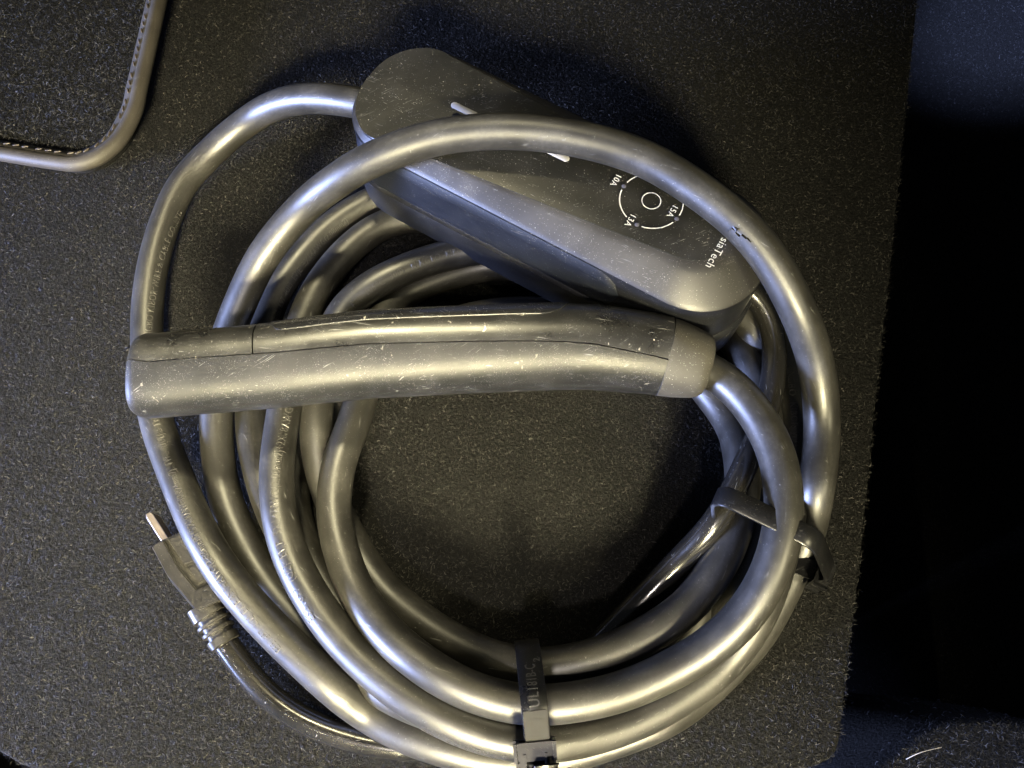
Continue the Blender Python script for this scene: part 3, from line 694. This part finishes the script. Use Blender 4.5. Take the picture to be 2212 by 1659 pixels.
# flat blades (the second and the earth pin lie under the body's far side)
def blade(a, b, wd, z0, z1):
    a3, b3 = P(*a, z1), P(*b, z1); t = (b3 - a3).normalized(); nn = Vector((-t.y, t.x, 0)) * wd / 2
    pts = [a3 - nn * .7, a3 + nn * .7, a3 + t * .0012 + nn, b3 + nn, b3 - nn, a3 + t * .0012 - nn]
    bm = bmesh.new(); hi = [bm.verts.new(p) for p in pts]; lo = [bm.verts.new((p.x, p.y, z0 / 1000)) for p in pts]; n = len(hi)
    bm.faces.new(hi); bm.faces.new(list(reversed(lo)))
    for i in range(n): bm.faces.new((lo[i], lo[(i + 1) % n], hi[(i + 1) % n], hi[i]))
    bmesh.ops.recalc_face_normals(bm, faces=bm.faces); bmesh.ops.bevel(bm, geom=bm.edges[:], offset=.0002, segments=1, affect='EDGES')
    me = bpy.data.meshes.new('prong'); bm.to_mesh(me); bm.free(); return link('prong', me, M['metal'], plug, False)
blade((319, 1108), (362, 1176), .0024, 6, 13)
# ribbed strain relief
def frame_at(p, t):
    t = t.normalized(); up = (Vector((0, 0, 1)) - t * t.z).normalized(); return up, t.cross(up)
sa3, sb3 = P(452, 1324, 8.5), P(489, 1392, 7.5)
def srl(t_, hw, hh):
    c = sa3.lerp(sb3, t_); up, b = frame_at(c, sb3 - sa3)
    return [c + b * hw * math.copysign(abs(math.cos(a)) ** .7, math.cos(a)) + up * hh * math.copysign(abs(math.sin(a)) ** .7, math.sin(a)) for a in np.linspace(0, 2 * math.pi, 32, endpoint=False)]
rings = []; ww = lambda t_: (.0057 - .0010 * t_, .0060 - .0012 * t_)
seq = [(-.25, 1), (.12, 1), (.13, .80), (.27, .80), (.28, 1), (.36, 1), (.37, .80), (.51, .80), (.52, 1), (.60, 1), (.61, .80), (.75, .80), (.76, 1), (.98, 1), (1.0, .9), (1.0, .5)]
v = []
for t_, s_ in seq:
    a, b = ww(max(0, t_)); v += srl(t_, a * s_, b * s_)
mesh('strain_relief', v, grid_faces(len(seq), 32), M['plug'], plug, True, 35)

# ------------------------------------------------------------------ cable ties
GT = 'black nylon cable ties round the coil'
def hull2(pts):
    pts = sorted(set(map(tuple, np.round(pts, 6))))
    def half(ps):
        h = []
        for p in ps:
            while len(h) > 1 and (h[-1][0] - h[-2][0]) * (p[1] - h[-2][1]) - (h[-1][1] - h[-2][1]) * (p[0] - h[-2][0]) <= 0: h.pop()
            h.append(p)
        return h
    a, b = half(pts), half(reversed(pts)); return np.array(a[:-1] + b[:-1])
def bundle(o, ax, half_w, use):
    """strand centres that cross the vertical plane through o along ax: list of (coordinate along ax, z, r)"""
    n = np.array([-ax[1], ax[0]]); out = []
    for P3, r, ids in use:
        d = (P3[:, :2] - o[:2]) @ n; c = (P3[:, :2] - o[:2]) @ ax[:2]
        for i in range(len(P3) - 1):
            if d[i] * d[i + 1] < 0 and -half_w[0] < c[i] < half_w[1] and (ids is None or ids(i)): out.append((c[i], P3[i, 2], r))
    return out
def tie_strap(o, ax, circ, width, parent, th=.0013, gap=.0004, name='strap'):
    a = np.linspace(0, 2 * np.pi, 24, endpoint=False); pts = []
    for c, z_, r in circ: pts += [(c + (r + gap) * math.cos(q), max(.0002, z_ + (r + gap) * math.sin(q))) for q in a]
    h = hull2(np.array(pts)); h = np.vstack([h, h[:1]])
    s = np.r_[0, np.cumsum(np.linalg.norm(np.diff(h, axis=0), axis=1))]; q = np.linspace(0, s[-1], 161)[:-1]
    h = np.stack([np.interp(q, s, h[:, i]) for i in (0, 1)], 1)
    for _ in range(2): h = .5 * h + .25 * (np.roll(h, 1, 0) + np.roll(h, -1, 0))
    T = np.roll(h, -1, 0) - np.roll(h, 1, 0); T /= np.linalg.norm(T, axis=1, keepdims=True); N = np.stack([T[:, 1], -T[:, 0]], 1)
    axv = Vector(ax); nv = Vector((-ax[1], ax[0], 0)); ov = Vector(o); v = []
    w2 = lambda p, e, hgt: ov + axv * (p[0] + e[0] * hgt) + Vector((0, 0, p[1] + e[1] * hgt))
    prof = [(-.5, 0), (-.5, .8), (-.44, 1), (.44, 1), (.5, .8), (.5, 0)]
    for p, e in zip(h, N):
        for sx, hg in prof: v.append(w2(p, e, hg * th) + nv * sx * width)
    m_ = len(prof); f = []
    for i in range(len(h)):
        for j in range(m_):
            k = (j + 1) % m_; i2 = (i + 1) % len(h); f.append((i * m_ + j, i * m_ + k, i2 * m_ + k, i2 * m_ + j))
    ob = mesh(name, v, f, M['tie'], parent, True, 40)
    return ob, h, T, N, w2, nv
def box(name, c, ax, ay, az, sx, sy, sz, mat, parent, bev=.0005):
    bm = bmesh.new(); bmesh.ops.create_cube(bm, size=1)
    for q in bm.verts: q.co = c + ax * q.co.x * sx + ay * q.co.y * sy + az * q.co.z * sz
    bmesh.ops.bevel(bm, geom=bm.edges[:], offset=bev, segments=2, affect='EDGES')
    bmesh.ops.recalc_face_normals(bm, faces=bm.faces)
    me = bpy.data.meshes.new(name); bm.to_mesh(me); bm.free(); o = link(name, me, mat, parent, True); me.set_sharp_from_angle(angle=rad(35)); return o

CP = CF[0]; DP = DF[0]
# tie across the bottom of the coil
o1 = np.array(P(1148, 1520, 8)); a1 = np.array(P(1152, 1640, 8)) - np.array(P(1128, 1400, 8)); a1[2] = 0; a1 /= np.linalg.norm(a1)
c1 = bundle(o1, a1, (.035, .03), [(CP, R, None), (DP, RC, None)])
t1 = empty('cable_tie', tuple(P(1148, 1520, 0)), 'black nylon cable tie with raised lettering, its clasp at the bottom of the coil', 'cable tie', GT)
strap, h, T, N, w2, nv = tie_strap(o1, a1, c1, .0074, t1)
hx_, hz_ = h[:, 0], h[:, 1]
topi = np.where(N[:, 1] > .15)[0]
def on_strap(px_, py_):
    """nearest strap point (index) to a picture position"""
    q = proj(np.array([tuple(w2(p, e, .0011)) for p, e in zip(h, N)])); d = ((q - np.array([px_, py_])) ** 2).sum(1); d[N[:, 1] < 0] += 1e6
    return int(np.argmin(d))
def strap_text(s, i0, i1, height, off=0.0):
    v, f = text_mesh(s, height, .00012); t = v[:, 0] / v[:, 0].max(); ii = i0 + (i1 - i0) * t; out = []
    for q, i in zip(v, ii):
        a = int(math.floor(i)) % len(h); fr = i - math.floor(i); b = (a + 1) % len(h)
        p = h[a] * (1 - fr) + h[b] * fr; e = N[a] * (1 - fr) + N[b] * fr
        out.append(w2(p, e, .0011 + q[2] + .00012) + nv * (q[1] * SG + off))
    return mesh('lettering', out, f, M['tiemark'], strap, False)
i0, i1 = on_strap(1142, 1526), on_strap(1132, 1436)
rd = Vector(w2(h[i1], N[i1], 0)) - Vector(w2(h[i0], N[i0], 0)); SG = 1 if (Vector((N[i0][0] * a1[0], N[i0][0] * a1[1], N[i0][1])).cross(rd)).dot(nv) > 0 else -1
if abs(i1 - i0) > 80: i1 += 160 if i1 < i0 else -160
strap_text('UL181B-C', i0, i1, .0029)
j0, j1 = on_strap(1133, 1434), on_strap(1131, 1423)
if abs(j1 - j0) > 80: j1 += 160 if j1 < j0 else -160
if j0 != j1: strap_text('2', j0, j1, .0019, -.0021 * SG)
# step, round mark
ib = on_strap(1150, 1565)
ov1 = lambda i, d: w2(h[i % 160], N[i % 160], d)
def strap_patch(i_a, i_b, d0, width):
    v = []; ids = list(range(i_a, i_b + 1)) if i_b > i_a else list(range(i_b, i_a + 1))
    for i in ids:
        for sx, d in ((-.5, .0009), (-.5, d0), (.5, d0), (.5, .0009)): v.append(ov1(i, d) + nv * sx * width)
    f = grid_faces(len(ids), 4, False); nn = len(ids); f += [(0, 1, 2, 3), tuple(4 * (nn - 1) + q for q in (3, 2, 1, 0))]
    return mesh('lower_pad', v, f, M['tiepad'], strap, True, 40)
ia, ic = on_strap(1146, 1536), on_strap(1156, 1604)
if abs(ia - ic) > 80: ic += 160 if ic < ia else -160
strap_patch(ia, ic, .0016, .0066)
v = []; cc = ov1(ib, .00168); T3 = (ov1(ib + 1, 0) - ov1(ib - 1, 0)).normalized()
for k in range(41):
    a = 2 * math.pi * k / 40
    for q in (.0019, .0022): v.append(cc + nv * q * math.cos(a) + T3 * q * math.sin(a) + Vector((0, 0, .00003)))
mesh('round_mark', v, [(2 * k, 2 * k + 1, 2 * k + 3, 2 * k + 2) for k in range(40)], M['tiepad'], strap, False)
# clasp: frame with an open throat, and the tail coming out of it towards the viewer
ih = on_strap(1160, 1632); T3 = (ov1(ih + 2, 0) - ov1(ih - 2, 0)).normalized(); N3 = nv.cross(T3).normalized()
if N3.dot(CAM - ov1(ih, 0)) < 0: N3 = -N3
if T3.y > 0: T3 = -T3
hz = (ov1(ih, .0052).z) * 1000 - 4
hc = P(1159, 1660, hz)
to = (CAM - hc).normalized(); T3 = (T3 - to * T3.dot(to) * .65).normalized(); N3 = (to - T3 * to.dot(T3)).normalized(); nv1 = T3.cross(N3)
if nv1.x < 0: nv1 = -nv1
hd = box('clasp', hc - T3 * .0048, nv1, T3, N3, .0100, .0030, .0046, M['tie'], t1, .0009)
for sx in (-1, 1): box('clasp_rail', hc + nv1 * sx * .0040 + T3 * .0013, nv1, T3, N3, .0019, .0102, .0044, M['tie'], hd, .0005)
box('clasp_floor', hc + T3 * .0013 - N3 * .0016, nv1, T3, N3, .0080, .0102, .0010, M['tie'], hd, .0002)
box('clasp_end', hc + T3 * .0064, nv1, T3, N3, .0100, .0019, .0040, M['tie'], hd, .0005)
v = []; n = 12
for k in range(n):
    a = k / (n - 1); q = hc + T3 * (.0040 - .0062 * a) + N3 * (.0004 + .0050 * math.sin(a * 1.35)) + nv1 * (.0002 + .0026 * a)
    dn = (T3 * .8 * math.cos(a * 1.35) + N3 * (.3 + .6 * a)).normalized()
    for sx, d in ((-.5, 0), (-.5, .0008), (-.44, .0011), (.44, .0011), (.5, .0008), (.5, 0)): v.append(q + nv1 * sx * .0066 + dn * d)
mesh('tail', v, grid_faces(n, 6) + [tuple(range(6)), tuple(reversed(range(6 * n - 6, 6 * n)))], M['tie'], t1, True, 40)
# tie at the right, passing under the connector's lead
pa, pb = np.array(P(1548, 1140, 14)), np.array(P(1744, 1238, 14)); a2 = pb - pa; a2[2] = 0; a2 /= np.linalg.norm(a2); o2 = (pa + pb) / 2
lead_lo = rng_of['connector_lead'][0] - 30
c2 = bundle(o2, a2, (.025, .025), [(CP, R, lambda i: rs[i, 3] < lead_lo), (DP, RC, None)])
t2 = empty('cable_tie', tuple(P(1640, 1170, 0)), 'plain black nylon cable tie round the right side of the coil, under the connector lead', 'cable tie', GT)
s2 = tie_strap(o2, a2, c2, .0062, t2)
h_, N_, w_ = s2[1], s2[3], s2[4]
ih = int(np.argmax(h_[:, 0] - h_[:, 1] * .8)); hc = w_(h_[ih], N_[ih], .0022); axv = Vector(a2)
box('clasp', hc, s2[5], axv, Vector((0, 0, 1)), .0095, .0030, .0060, M['tie'], t2, .0008)
box('tail', hc + axv * .001 + Vector((0, 0, .0030)), s2[5], axv, Vector((0, 0, 1)), .0060, .0010, .006, M['tie'], t2, .0003)

# ------------------------------------------------------------------ lint
lp = spline([tuple(P(1957, 1640, -3)), tuple(P(1990, 1625, -1)), tuple(P(2034, 1614, -3))], .001)
o, _ = tube('lint_thread', lp, .00011, M['lint'], None, 6); o['label'] = 'pale curved thread of lint lying on the blue-lit trim carpet'; o['category'] = 'lint'
